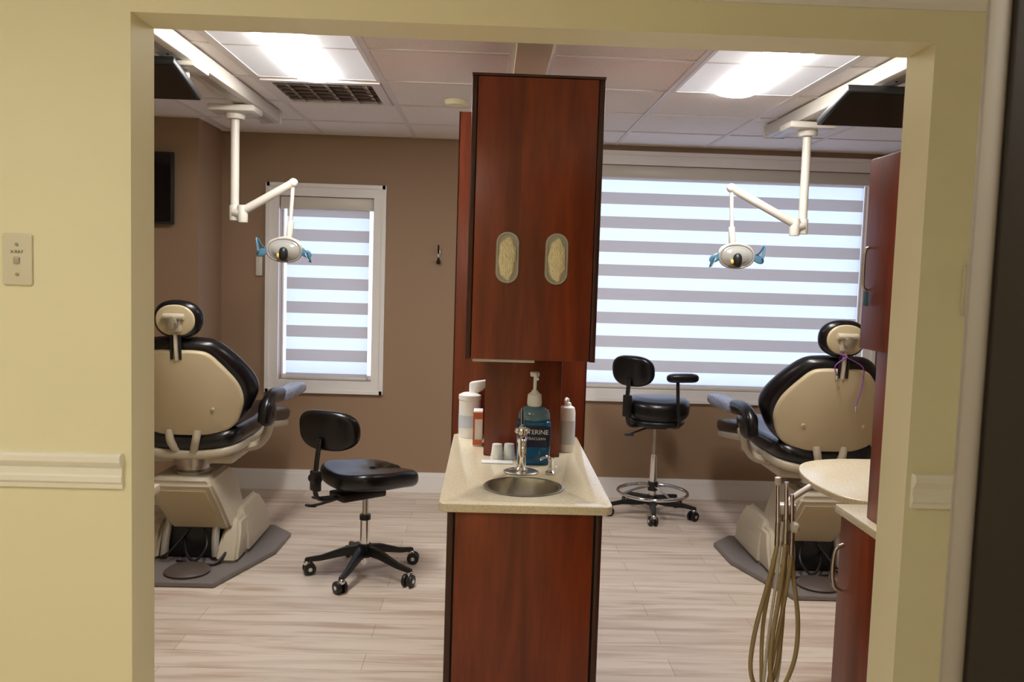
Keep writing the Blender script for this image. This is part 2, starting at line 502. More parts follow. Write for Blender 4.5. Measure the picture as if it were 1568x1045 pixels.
# ------------------------------------------------------------ ceiling fixtures
def troffer(x0, x1, y0, y1):
    e = empty('ceiling_light', ((x0+x1)/2, (y0+y1)/2, CH))
    xc = (x0+x1)/2
    z = CH
    boxes('frame', [(x0+0.012, x0+0.03, y0+0.012, y1-0.012, z-0.008, z-0.0005), (x1-0.03, x1-0.012, y0+0.012, y1-0.012, z-0.008, z-0.0005),
                    (x0+0.03, x1-0.03, y0+0.012, y0+0.03, z-0.008, z-0.0005), (x0+0.03, x1-0.03, y1-0.03, y1-0.012, z-0.008, z-0.0005)], M_GRID, e)
    boxes('reflector_pan', [(x0+0.03, xc-0.1, y0+0.03, y1-0.03, z-0.005, z-0.0005), (xc+0.1, x1-0.03, y0+0.03, y1-0.03, z-0.005, z-0.0005)], M_PAN_GLOW, e)
    bm = bmesh.new()
    prof = []
    for i in range(9):
        a = pi*i/8
        prof.append((xc-0.1*math.cos(a), z-0.0005-0.028*math.sin(a)))  # added bulge below the recessed fixture, so glowing sides brighten the ceiling
    A = [bm.verts.new((p[0], y0+0.04, p[1])) for p in prof]; Bv = [bm.verts.new((p[0], y1-0.04, p[1])) for p in prof]
    for i in range(8): bm.faces.new((A[i], A[i+1], Bv[i+1], Bv[i]))
    bm.faces.new(A); bm.faces.new(list(reversed(Bv))); bm.faces.new((A[0], Bv[0], Bv[-1], A[-1]))
    from_bm(bm, 'lens', M_TUBE, e)
troffer(-1.14, -0.53, 3.06, 4.28)
troffer(0.83, 1.44, 3.06, 4.28)
for x in (-1.3, 1.3):
    e = empty('hall_ceiling_light', (x, 0.3, CH+0.02))
    box('frame', x-0.32, x+0.32, -0.32, 0.92, CH+0.005, CH+0.019, M_GRID, e)
    box('lens', x-0.29, x+0.29, -0.29, 0.89, CH, CH+0.005, M_HALL, e)

# vent diffuser
e = empty('ceiling_vent', (-0.835, 4.585, CH))
x0, x1, y0, y1 = -1.12, -0.55, 4.30, 4.87
boxes('frame', [(x0, x0+0.045, y0, y1, CH-0.014, CH-0.0005), (x1-0.045, x1, y0, y1, CH-0.014, CH-0.0005), (x0+0.045, x1-0.045, y0, y0+0.045, CH-0.014, CH-0.0005), (x0+0.045, x1-0.045, y1-0.045, y1, CH-0.014, CH-0.0005)], M_GRID, e)
box('plenum', x0+0.045, x1-0.045, y0+0.045, y1-0.045, CH-0.003, CH-0.0006, mat('vent_dark', (140, 126, 114), 0.8), e)
bm = bmesh.new()
for k in range(5):
    yy = y0+0.115+k*0.09
    vs = [bm.verts.new((x0+0.045, yy, CH-0.006)), bm.verts.new((x1-0.045, yy, CH-0.006)), bm.verts.new((x1-0.045, yy-0.045, CH-0.018)), bm.verts.new((x0+0.045, yy-0.045, CH-0.018))]
    bm.faces.new(vs)
from_bm(bm, 'louvres', M_GRID, e, smooth=False)
bm = bmesh.new()
for k in range(5):
    xx = x0+0.09+k*0.095
    vs = [bm.verts.new((xx, y0+0.045, CH-0.004)), bm.verts.new((xx+0.03, y0+0.045, CH-0.016)), bm.verts.new((xx+0.03, y1-0.045, CH-0.016)), bm.verts.new((xx, y1-0.045, CH-0.004))]
    bm.faces.new(vs)
from_bm(bm, 'cross_vanes', mat('vent_vane', (200, 186, 174), 0.6), e, smooth=False)
lathe('smoke_detector', [(0, CH-0.028), (0.05, CH-0.026), (0.062, CH-0.014), (0.064, CH-0.001), (0, CH-0.001)], (-0.20, 4.70, 0), M_BEAM)

# ------------------------------------------------------------ island cabinet
isl = empty('island_cabinet', (0.125, 3.1, 0))
bx0, bx1 = -0.103, 0.350
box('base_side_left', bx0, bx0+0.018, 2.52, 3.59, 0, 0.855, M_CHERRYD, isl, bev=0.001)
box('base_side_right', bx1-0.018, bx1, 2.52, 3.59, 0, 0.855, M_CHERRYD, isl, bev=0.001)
box('base_gap', bx0+0.018, bx1-0.018, 2.526, 2.532, 0, 0.855, M_DARK, isl)
box('base_front_panel', bx0+0.024, bx1-0.026, 2.512, 2.526, 0, 0.853, M_CHERRY, isl, bev=0.001)
# countertop with sink hole
ct = loft('countertop', [p + Vector((0.125, 3.043)) for p in rr(0.505, 1.106, 0.03)], 0.025, 0.004, M_QUARTZ, None, T(0, 0, 0.855), angle=30)
bmc = bmesh.new()
bmesh.ops.create_cone(bmc, cap_ends=True, segments=64, radius1=0.116, radius2=0.116, depth=0.2)
bmc.transform(T(0.125, 2.712, 0.86))
cut = from_bm(bmc, 'cutter', M_QUARTZ)
md = ct.modifiers.new('b', 'BOOLEAN'); md.object = cut; md.operation = 'DIFFERENCE'
try: md.solver = 'EXACT'
except Exception: pass
bpy.context.view_layer.update()
me = bpy.data.meshes.new_from_object(ct.evaluated_get(bpy.context.evaluated_depsgraph_get()))
ct.modifiers.clear(); ct.data = me
bpy.data.objects.remove(cut)
attach(ct, isl)
# tower
box('tower_body', -0.137, 0.408, 3.60, 4.05, 0, 2.185, M_CHERRY, isl, bev=0.002)
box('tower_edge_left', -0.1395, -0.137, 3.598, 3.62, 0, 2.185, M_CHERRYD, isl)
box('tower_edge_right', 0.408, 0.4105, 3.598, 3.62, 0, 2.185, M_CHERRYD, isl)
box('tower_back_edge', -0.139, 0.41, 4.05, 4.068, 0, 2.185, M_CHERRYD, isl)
# upper
ux0, ux1 = -0.073, 0.357
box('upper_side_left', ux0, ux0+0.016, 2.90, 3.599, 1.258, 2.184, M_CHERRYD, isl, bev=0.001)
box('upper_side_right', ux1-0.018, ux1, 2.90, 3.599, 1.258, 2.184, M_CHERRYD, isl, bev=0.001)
box('upper_body', ux0+0.016, ux1-0.018, 2.912, 3.599, 1.264, 2.18, M_DARK, isl)
box('upper_front_panel', ux0+0.019, ux1-0.021, 2.896, 2.912, 1.26, 2.176, M_CHERRY, isl, bev=0.001)
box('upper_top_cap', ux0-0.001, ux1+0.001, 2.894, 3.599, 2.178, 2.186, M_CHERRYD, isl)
box('dispenser_column', -0.004, 0.273, 3.17, 3.599, 0.882, 1.258, M_CHERRY, isl, bev=0.002)
box('under_cabinet_paper', -0.05, 0.16, 2.96, 3.16, 1.245, 1.2575, M_PAPER, isl, bev=0.002)
# glove openings
for gx in (0.056, 0.217):
    ge = empty('glove_dispenser', (gx, 2.89, 1.596))
    o = rr(0.076, 0.168, 0.037, 8)
    MM = T(gx, 2.895, 1.596) @ R('X', 90)
    bm = bmesh.new()
    inn = rr(0.062, 0.154, 0.0305, 8)
    lv = []
    for (ol, zz) in ((o, 0.0), (o, 0.005), (rr(0.072, 0.164, 0.035, 8), 0.008), (inn, 0.008), (rr(0.060, 0.152, 0.0295, 8), 0.001)):
        lv.append([bm.verts.new((p.x, p.y, zz)) for p in ol])
    for a, b in zip(lv[:-1], lv[1:]):
        for i in range(len(a)):
            j = (i+1) % len(a); bm.faces.new((a[i], a[j], b[j], b[i]))
    bm.faces.new(lv[-1])
    bm.transform(MM)
    from_bm(bm, 'rim', M_GREYM, ge, angle=30)
    bm = bmesh.new()
    bmesh.ops.create_icosphere(bm, subdivisions=5, radius=1)
    for v in bm.verts:
        d = 1 + 0.08*math.sin(v.co.z*6+v.co.x*5+gx*30) + 0.06*math.sin(v.co.x*11-v.co.z*4+gx*9)
        cr = 0.0016*math.sin(v.co.z*22 + 3*math.sin(v.co.x*7+gx*20)) + 0.0012*math.sin(v.co.x*26+v.co.z*9)
        v.co = Vector((v.co.x*0.028*d, v.co.y*0.020 - cr, v.co.z*0.070*(1+0.05*math.sin(v.co.x*6))))
    bm.transform(T(gx, 2.889, 1.592))
    from_bm(bm, 'gloves', M_GLOVE, ge)

# sink
lathe('sink', [(0.124, 0.8805), (0.125, 0.883), (0.118, 0.885), (0.111, 0.882), (0.108, 0.87), (0.104, 0.80), (0.09, 0.765), (0.05, 0.752), (0.02, 0.748), (0, 0.748)],
      (0.125, 2.712, 0), M_STEEL)
# faucet
f = empty('faucet', (0.124, 2.9, 0.88))
lathe('deck_plate', [(0, 0.0), (0.05, 0.0), (0.052, 0.004), (0.045, 0.008), (0, 0.008)], (0.124, 2.91, 0.8805), M_STEEL, f, M=Matrix.Diagonal((1.15, 1.0, 1.0, 1)))
lathe('body', [(0.022, 0.008), (0.022, 0.014), (0.016, 0.02), (0.014, 0.05), (0.013, 0.10), (0.016, 0.105), (0.018, 0.13), (0.016, 0.15), (0.008, 0.16), (0, 0.162)], (0.124, 2.905, 0.8805), M_CHROME, f)
tube('spout', [(0.124, 2.895, 0.985), (0.124, 2.86, 1.01), (0.124, 2.81, 1.012), (0.124, 2.785, 0.99), (0.124, 2.782, 0.965)], 0.010, M_CHROME, f)
tube('lever', [(0.124, 2.905, 1.04), (0.124, 2.93, 1.06), (0.124, 2.96, 1.085)], 0.006, M_CHROME, f, smooth=3)
for sx in (-0.016, 0.016):
    blob('knob', (0.02, 0.02, 0.02), (0.124+sx, 2.897, 1.025), M_CHROME, f, e1=1, e2=1)
sp = empty('soap_dispenser', (0.222, 2.89, 0.88))
lathe('base', [(0, 0), (0.017, 0), (0.018, 0.008), (0.010, 0.014), (0.008, 0.045), (0.011, 0.05), (0.011, 0.06), (0, 0.062)], (0.222, 2.89, 0.8805), M_CHROME, sp, seg=24)
tube('nozzle', [(0.222, 2.89, 0.935), (0.205, 2.88, 0.942), (0.185, 2.868, 0.936)], 0.0045, M_CHROME, sp, smooth=4)

# mouthwash bottle
BX = 0.170
mb = empty('mouthwash_bottle', (BX, 3.06, 0.88))
loft('bottle', rr(0.116, 0.085, 0.022), 0.155, 0.010, M_MOUTH, mb, T(BX, 3.06, 0.8805))
lathe('clear_top', [(0.050, 0), (0.056, 0.006), (0.056, 0.02), (0.050, 0.036), (0.036, 0.048), (0.022, 0.052), (0, 0.052)], (BX, 3.06, 1.034), M_BOTCLR, mb, M=Matrix.Diagonal((1, 0.76, 1, 1)))
loft('label', rr(0.118, 0.087, 0.022), 0.075, 0.001, M_LABEL, mb, T(BX, 3.06, 0.945))
lathe('collar', [(0, 0), (0.024, 0), (0.026, 0.01), (0.024, 0.04), (0.012, 0.05), (0.010, 0.056), (0, 0.056)], (BX, 3.06, 1.084), M_PAPER, mb, seg=24)
cyl('pump_stem', (BX, 3.06, 1.135), (BX, 3.06, 1.192), 0.006, M_PAPER, mb)
box('pump_head', BX-0.018, BX+0.014, 3.045, 3.075, 1.188, 1.204, M_PAPER, mb, bev=0.004)
tube('pump_spout', [(BX, 3.06, 1.198), (BX+0.003, 3.03, 1.196), (BX+0.005, 3.005, 1.184)], 0.005, M_PAPER, mb, smooth=4)
TX = R('X', 90)
text('label_text', 'LISTERINE', 0.0225, T(BX, 3.0158, 0.998) @ TX, M_PAPER, mb)
text('label_text_small', 'ULTRACLEAN', 0.013, T(BX, 3.0158, 0.975) @ TX, M_PAPER, mb)
# wipes canister
wc = empty('wipes_canister', (-0.060, 3.53, 0.88))
lathe('can', [(0, 0), (0.044, 0), (0.044, 0.15), (0.046, 0.152), (0.046, 0.17), (0.03, 0.178), (0, 0.178)], (-0.064, 3.53, 0.8805), M_PAPER, wc)
lathe('label', [(0.0445, 0.04), (0.0448, 0.04), (0.0448, 0.09), (0.0445, 0.09)], (-0.064, 3.53, 0.8805), mat('label_lightblue', (204, 212, 226), 0.5), wc)
tw = crom([(-0.03, 0), (0.0, -0.012), (0.035, 0.0), (0.03, 0.012), (0, 0.014), (-0.025, 0.01)], 4)
loft('wipe_tuft', tw, 0.06, 0.008, M_PAPER, wc, T(-0.045, 3.53, 1.052) @ R('Y', 18), deform=lambda x, y, z: (x*(0.6+z*10), y, z + x*0.6))
ob = empty('tissue_box', (-0.03, 3.36, 0.88))
box('carton', -0.046, -0.010, 3.335, 3.41, 0.8805, 1.015, M_PAPER, ob, bev=0.002)
boxes('carton_label', [(-0.0465, -0.0095, 3.333, 3.335, 0.885, 0.905), (-0.0465, -0.0095, 3.333, 3.335, 0.985, 1.01), (-0.0465, -0.04, 3.333, 3.335, 0.905, 0.985)], M_ORANGE, ob)
# soap bottle right
sb = empty('lotion_bottle', (0.305, 3.3, 0.88))
lathe('bottle', [(0, 0), (0.028, 0), (0.03, 0.004), (0.03, 0.15), (0.026, 0.168), (0.014, 0.175), (0.012, 0.185), (0.006, 0.188), (0.005, 0.20), (0, 0.201)], (0.308, 3.28, 0.8805), M_PAPER, sb)
tube('nozzle', [(0.308, 3.28, 1.078), (0.30, 3.26, 1.084), (0.295, 3.245, 1.076)], 0.005, M_PAPER, sb, smooth=3)
lathe('label', [(0.0305, 0.03), (0.0308, 0.03), (0.0308, 0.12), (0.0305, 0.12)], (0.308, 3.28, 0.8805), mat('label_grey', (205, 208, 214), 0.5), sb)
# paper cups
for (cx, cy) in ((0.045, 3.11), (0.088, 3.12)):
    c = empty('paper_cup', (cx, cy, 0.88))
    lathe('stack', [(0, 0.055), (0.017, 0.055), (0.0175, 0.052), (0.019, 0.04), (0.021, 0.02), (0.0235, 0.002), (0.0235, 0), (0, 0)], (cx, cy, 0.8805), M_PAPER, c, seg=24)
    for k in range(3):
        lathe('rim', [(0.0225, 0.002+k*0.007), (0.0248-k*0.0007, 0.003+k*0.007), (0.0225, 0.004+k*0.007)], (cx, cy, 0.8805), M_PAPER, c, seg=24)
nap = box('paper_napkin', -0.01, 0.10, 3.03, 3.08, 0.8805, 0.884, M_PAPER, None, bev=0.001)

# ------------------------------------------------------------ side cabinets
sl = empty('side_cabinet', (-1.2, 2.42, 0))
box('body', -1.5, -0.985, 2.195, 2.625, 0, 0.855, M_CHERRY, sl, bev=0.002)
box('countertop', -1.52, -0.972, 2.193, 2.64, 0.855, 0.88, M_QUARTZ, sl, bev=0.004)
sr = empty('side_cabinet', (1.3, 2.42, 0))
box('body', 1.092, 1.6, 2.195, 2.575, 0.08, 0.855, M_CHERRY, sr, bev=0.002)
box('toe_kick', 1.14, 1.6, 2.195, 2.55, 0, 0.08, M_DARK, sr)
box('door', 1.078, 1.092, 2.21, 2.578, 0.09, 0.848, M_CHERRY, sr, bev=0.002)
box('countertop', 1.066, 1.62, 2.193, 2.60, 0.855, 0.88, M_QUARTZ, sr, bev=0.004)
box('column', 1.098, 1.6, 2.195, 2.45, 0.88, 1.362, M_CHERRY, sr, bev=0.002)
box('upper_body', 1.074, 1.6, 2.195, 2.505, 1.362, 1.90, M_CHERRY, sr, bev=0.002)
box('upper_door', 1.069, 1.0735, 2.20, 2.503, 1.364, 1.897, M_CHERRY, sr, bev=0.001)
tube('door_pull', [(1.078, 2.545, 0.63), (1.055, 2.545, 0.645), (1.048, 2.545, 0.70), (1.055, 2.545, 0.755), (1.078, 2.545, 0.77)], 0.006, M_STEEL, sr)
tube('upper_pull', [(1.070, 2.475, 1.53), (1.058, 2.475, 1.54), (1.056, 2.475, 1.59), (1.058, 2.475, 1.64), (1.070, 2.475, 1.65)], 0.004, M_STEEL, sr)
box('blue_tag', 1.058, 1.066, 2.455, 2.475, 1.485, 1.525, M_BLUE, sr, bev=0.002)

# instrument table with rounded end
it = empty('instrument_table', (1.5, 2.95, 0))
tp = crom([(1.62, 2.625), (1.40, 2.618), (1.22, 2.625), (1.135, 2.68), (1.105, 2.80), (1.10, 2.92), (1.125, 3.08), (1.19, 3.20), (1.32, 3.27), (1.50, 3.285), (1.75, 3.285), (1.85, 3.2), (1.86, 2.9), (1.80, 2.65)], 5)
loft('table_top', tp, 0.022, 0.005, M_QUARTZ, it, T(0, 0, 0.858), angle=30)
box('cabinet', 1.48, 1.83, 2.68, 3.18, 0, 0.858, M_CHERRY, it, bev=0.002)
cyl('pen', (1.30, 2.88, 0.886), (1.42, 2.93, 0.886), 0.005, M_BPLAST)

# delivery hoses and holder
dh = empty('handpiece_holder', (0.97, 2.76, 0.82))
tube('arm', [(1.086, 2.86, 0.868), (1.06, 2.845, 0.858), (1.01, 2.80, 0.845), (0.975, 2.765, 0.83)], 0.010, M_WHITEP, dh)
box('bracket', 0.945, 1.005, 2.745, 2.785, 0.80, 0.835, M_WHITEP, dh, bev=0.008)
hp = [(0.945, 2.745, 0.0), (0.968, 2.735, 0.012), (0.992, 2.745, -0.03)]
for i, (hx, hy, dz) in enumerate(hp):
    cyl('handpiece_%d' % i, (hx, hy, 0.775+dz), (hx-0.008, hy-0.004, 0.90+dz), 0.0075, M_CHROME, dh, r2=0.006)
    cyl('coupler_%d' % i, (hx+0.002, hy, 0.70+dz), (hx, hy, 0.778+dz), 0.009, M_STEEL, dh)
blob('cap', (0.03, 0.05, 0.035), (0.995, 2.74, 0.765), M_WHITEP, dh, e1=0.8, e2=0.8)
cyl('tip', (0.937, 2.741, 0.90), (0.935, 2.74, 0.925), 0.010, M_WHITEP, dh, bev=0.003)
tube('hose_1', [(0.947, 2.745, 0.70), (0.925, 2.745, 0.58), (0.893, 2.75, 0.42), (0.885, 2.755, 0.29), (0.915, 2.76, 0.215), (0.965, 2.765, 0.25), (0.985, 2.77, 0.40), (0.985, 2.775, 0.60), (0.985, 2.775, 0.80)], 0.0075, M_HOSE, dh)
tube('hose_2', [(0.970, 2.735, 0.71), (0.962, 2.74, 0.55), (0.945, 2.745, 0.36), (0.955, 2.75, 0.25), (0.99, 2.755, 0.22), (1.03, 2.76, 0.32), (1.035, 2.765, 0.45), (1.01, 2.77, 0.62), (0.995, 2.775, 0.80)], 0.0075, M_HOSE, dh)
tube('hose_3', [(0.994, 2.745, 0.67), (0.985, 2.75, 0.54), (0.965, 2.755, 0.38), (0.95, 2.76, 0.25), (0.94, 2.765, 0.16), (0.93, 2.77, 0.22), (0.925, 2.775, 0.42), (0.95, 2.778, 0.62), (0.97, 2.78, 0.80)], 0.0065, M_HOSE, dh)
tube('hose_4', [(0.958, 2.74, 0.78), (0.95, 2.742, 0.6), (0.935, 2.745, 0.4), (0.93, 2.75, 0.2), (0.96, 2.76, 0.16), (0.985, 2.77, 0.3), (0.99, 2.78, 0.6), (1.0, 2.79, 0.80)], 0.005, M_WHITEP, dh)

# ------------------------------------------------------------ stools
def star_base(e, cx, cy, R0, a0, ring=None, hubz=0.13):
    for k in range(5):
        a = math.radians(a0+72*k)
        dx, dy = math.cos(a), math.sin(a)
        ex, ey = cx+dx*R0, cy+dy*R0
        bm = bmesh.new()
        sec = [(0.02, 0.026, hubz-0.02, hubz+0.025), (0.10, 0.022, hubz-0.028, hubz+0.012), (R0*0.75, 0.017, 0.075, 0.10), (R0+0.01, 0.014, 0.066, 0.086)]
        L = []
        for (d, w, z0, z1) in sec:
            px, py = cx+dx*d, cy+dy*d
            L.append([bm.verts.new((px-dy*w, py+dx*w, z0)), bm.verts.new((px+dy*w, py-dx*w, z0)), bm.verts.new((px+dy*w*0.7, py-dx*w*0.7, z1)), bm.verts.new((px-dy*w*0.7, py+dx*w*0.7, z1))])
        for a_, b_ in zip(L[:-1], L[1:]):
            for i in range(4):
                j = (i+1) % 4; bm.faces.new((a_[i], a_[j], b_[j], b_[i]))
        bm.faces.new(L[0]); bm.faces.new(list(reversed(L[-1])))
        bmesh.ops.bevel(bm, geom=bm.edges[:], offset=0.003, segments=2, affect='EDGES')
        from_bm(bm, 'leg_%d' % (k+1), M_BPLAST, e)
        cyl('caster_stem_%d' % k, (ex, ey, 0.05), (ex, ey, 0.085), 0.008, M_CHROME, e)
        b = a + 1.9 + k*0.7
        wx, wy = math.cos(b), math.sin(b)
        ox, oy = -wy*0.012, wx*0.012
        for s in (-1, 1):
            cyl('caster_wheel', (ex+ox+wx*0.008*s, ey+oy+wy*0.008*s, 0.031), (ex+ox+wx*0.026*s, ey+oy+wy*0.026*s, 0.031), 0.031, M_BPLAST, e, bev=0.004)
        cyl('caster_axle', (ex+ox-wx*0.028, ey+oy-wy*0.028, 0.031), (ex+ox+wx*0.028, ey+oy+wy*0.028, 0.031), 0.010, M_CHROME, e)
        blob('caster_hood', (0.035, 0.035, 0.03), (ex, ey, 0.060), M_CHROME, e, e1=0.8, e2=1)
    lathe('hub', [(0, hubz-0.035), (0.035, hubz-0.035), (0.04, hubz), (0.034, hubz+0.03), (0.02, hubz+0.035), (0, hubz+0.035)], (cx, cy, 0), M_BPLAST, e)

def stool_low(cx, cy):
    e = empty('dental_stool', (cx, cy, 0))
    star_base(e, cx, cy, 0.285, 184)
    cyl('column_lower', (cx, cy, 0.06), (cx, cy, 0.30), 0.024, M_CHROME, e)
    cyl('column_upper', (cx, cy, 0.30), (cx, cy, 0.43), 0.015, M_STEEL, e)
    cyl('column_collar', (cx, cy, 0.285), (cx, cy, 0.31), 0.028, M_BPLAST, e)
    Q = T(cx, cy, 0) @ R('Z', -50)
    box('seat_mechanism', -0.07, 0.07, -0.17, 0.08, 0.405, 0.445, M_BPLAST, e, bev=0.01, M=Q)
    out = crom([(-0.21, -0.12), (-0.20, 0.05), (-0.15, 0.19), (-0.06, 0.235), (0.0, 0.225), (0.06, 0.235), (0.15, 0.19), (0.20, 0.05), (0.21, -0.12), (0.13, -0.205), (0, -0.22), (-0.13, -0.205)], 5)
    def dfm(x, y, z):
        t = z/0.075
        return (x, y, z + 0.81*x*x*(1 if y < 0.1 else 1-(y-0.1)*1.5) + 0.25*max(0, -y)**1.5 - 0.25*max(0, y-0.05)**2 - (0.02*max(0, t-0.5) if abs(x) < 0.05 and y > 0.05 else 0))
    loft('seat', out, 0.085, 0.036, M_BLACK, e, Q @ T(0, 0.02, 0.443), puff=0.014, puffb=0.0, deform=dfm)
    def w(x, y, z):
        v = Q @ Vector((x, y, z)); return (v.x, v.y, v.z)
    tube('back_bar', [w(0, -0.12, 0.425), w(0, -0.22, 0.42), w(0, -0.275, 0.44), w(0, -0.285, 0.52), w(0, -0.275, 0.63), w(0, -0.262, 0.72)], 0.017, M_BPLAST, e, flat=0.6)
    cyl('back_knob', w(-0.03, -0.285, 0.53), w(0.03, -0.285, 0.53), 0.022, M_BPLAST, e)
    box('back_sleeve', -0.03, 0.03, -0.30, -0.265, 0.47, 0.57, M_BPLAST, e, bev=0.008, M=Q)
    def cv(x, y, z): return (x, y, z + 1.2*x*x)
    loft('backrest', ell(0.335, 0.20, 44, 2.7), 0.05, 0.024, M_BLACK, e, Q @ T(0.01, -0.25, 0.755) @ R('Z', 28) @ R('X', 97) @ R('Y', 180), puff=0.006, puffb=0.004, deform=cv)
    tube('lever_1', [w(-0.05, -0.05, 0.41), w(-0.15, -0.12, 0.385), w(-0.20, -0.16, 0.375)], 0.007, M_BPLAST, e, smooth=3)
    tube('lever_2', [w(-0.03, -0.10, 0.41), w(-0.09, -0.20, 0.375), w(-0.12, -0.24, 0.365)], 0.007, M_BPLAST, e, smooth=3)
    for p in ((-0.20, -0.16, 0.375), (-0.12, -0.24, 0.365)):
        blob('lever_paddle', (0.06, 0.03, 0.014), w(*p), M_BPLAST, e, rot=(0, 0.2, 0.6))
stool_low(-0.59, 4.37)

def stool_high(cx, cy):
    e = empty('assistant_stool', (cx, cy, 0))
    star_base(e, cx, cy, 0.28, 262, hubz=0.10)
    cyl('column_lower', (cx, cy, 0.06), (cx, cy, 0.40), 0.024, M_CHROME, e)
    cyl('column_upper', (cx, cy, 0.38), (cx, cy, 0.60), 0.015, M_STEEL, e)
    ring = [(cx+0.225*math.cos(2*pi*k/24), cy+0.225*math.sin(2*pi*k/24), 0.15) for k in range(24)]
    tube('foot_ring', ring, 0.011, M_CHROME, e, closed=True, smooth=2)
    for k in range(4):
        a = math.radians(20+90*k)
        tube('ring_spoke_%d' % k, [(cx+0.02*math.cos(a), cy+0.02*math.sin(a), 0.19), (cx+0.12*math.cos(a), cy+0.12*math.sin(a), 0.18), (cx+0.225*math.cos(a), cy+0.225*math.sin(a), 0.15)], 0.008, M_CHROME, e, smooth=4)
    cyl('ring_hub', (cx, cy, 0.16), (cx, cy, 0.22), 0.032, M_BPLAST, e, bev=0.004)
    def dfm(x, y, z): return (x, y, z + 0.4*x*x)
    loft('seat', ell(0.42, 0.40, 44, 2.3), 0.135, 0.05, M_BLACK, e, T(cx, cy, 0.628), puff=0.014, deform=dfm)
    loft('seat_shell', ell(0.36, 0.36, 40, 2.3), 0.05, 0.03, M_BPLAST, e, T(cx, cy, 0.595))
    box('seat_mechanism', cx-0.08, cx+0.06, cy-0.08, cy+0.06, 0.575, 0.605, M_BPLAST, e, bev=0.008)
    Q = T(cx, cy, 0) @ R('Z', -58)
    def w(x, y, z):
        v = Q @ Vector((x, y, z)); return (v.x, v.y, v.z)
    tube('back_bar', [w(0, -0.1, 0.60), w(0, -0.21, 0.60), w(0, -0.24, 0.65), w(0, -0.25, 0.75), w(0, -0.24, 0.90)], 0.017, M_BPLAST, e, flat=0.6)
    box('back_sleeve', -0.028, 0.028, -0.265, -0.23, 0.66, 0.80, M_BPLAST, e, bev=0.008, M=Q)
    def cv(x, y, z): return (x, y, z + 1.2*x*x)
    loft('backrest', ell(0.29, 0.20, 44, 2.6), 0.05, 0.024, M_BLACK, e, Q @ T(0, -0.235, 0.945) @ R('Z', 24) @ R('X', 98) @ R('Y', 180), puff=0.006, puffb=0.004, deform=cv)
    tube('arm_post', [(cx+0.05, cy-0.08, 0.60), (cx+0.10, cy-0.22, 0.62), (cx+0.095, cy-0.225, 0.70), (cx+0.09, cy-0.22, 0.80), (cx+0.085, cy-0.22, 0.90)], 0.011, M_BPLAST, e)
    loft('arm_pad', rr(0.20, 0.08, 0.038), 0.05, 0.022, M_BLACK, e, T(cx+0.115, cy-0.22, 0.90) @ R('Y', -2), puff=0.005)
    tube('lever_1', [(cx-0.03, cy-0.04, 0.59), (cx-0.13, cy-0.1, 0.565), (cx-0.18, cy-0.12, 0.55)], 0.006, M_BPLAST, e, smooth=3)
    blob('lever_paddle', (0.06, 0.03, 0.014), (cx-0.19, cy-0.125, 0.545), M_BPLAST, e)
stool_high(1.10, 5.62)

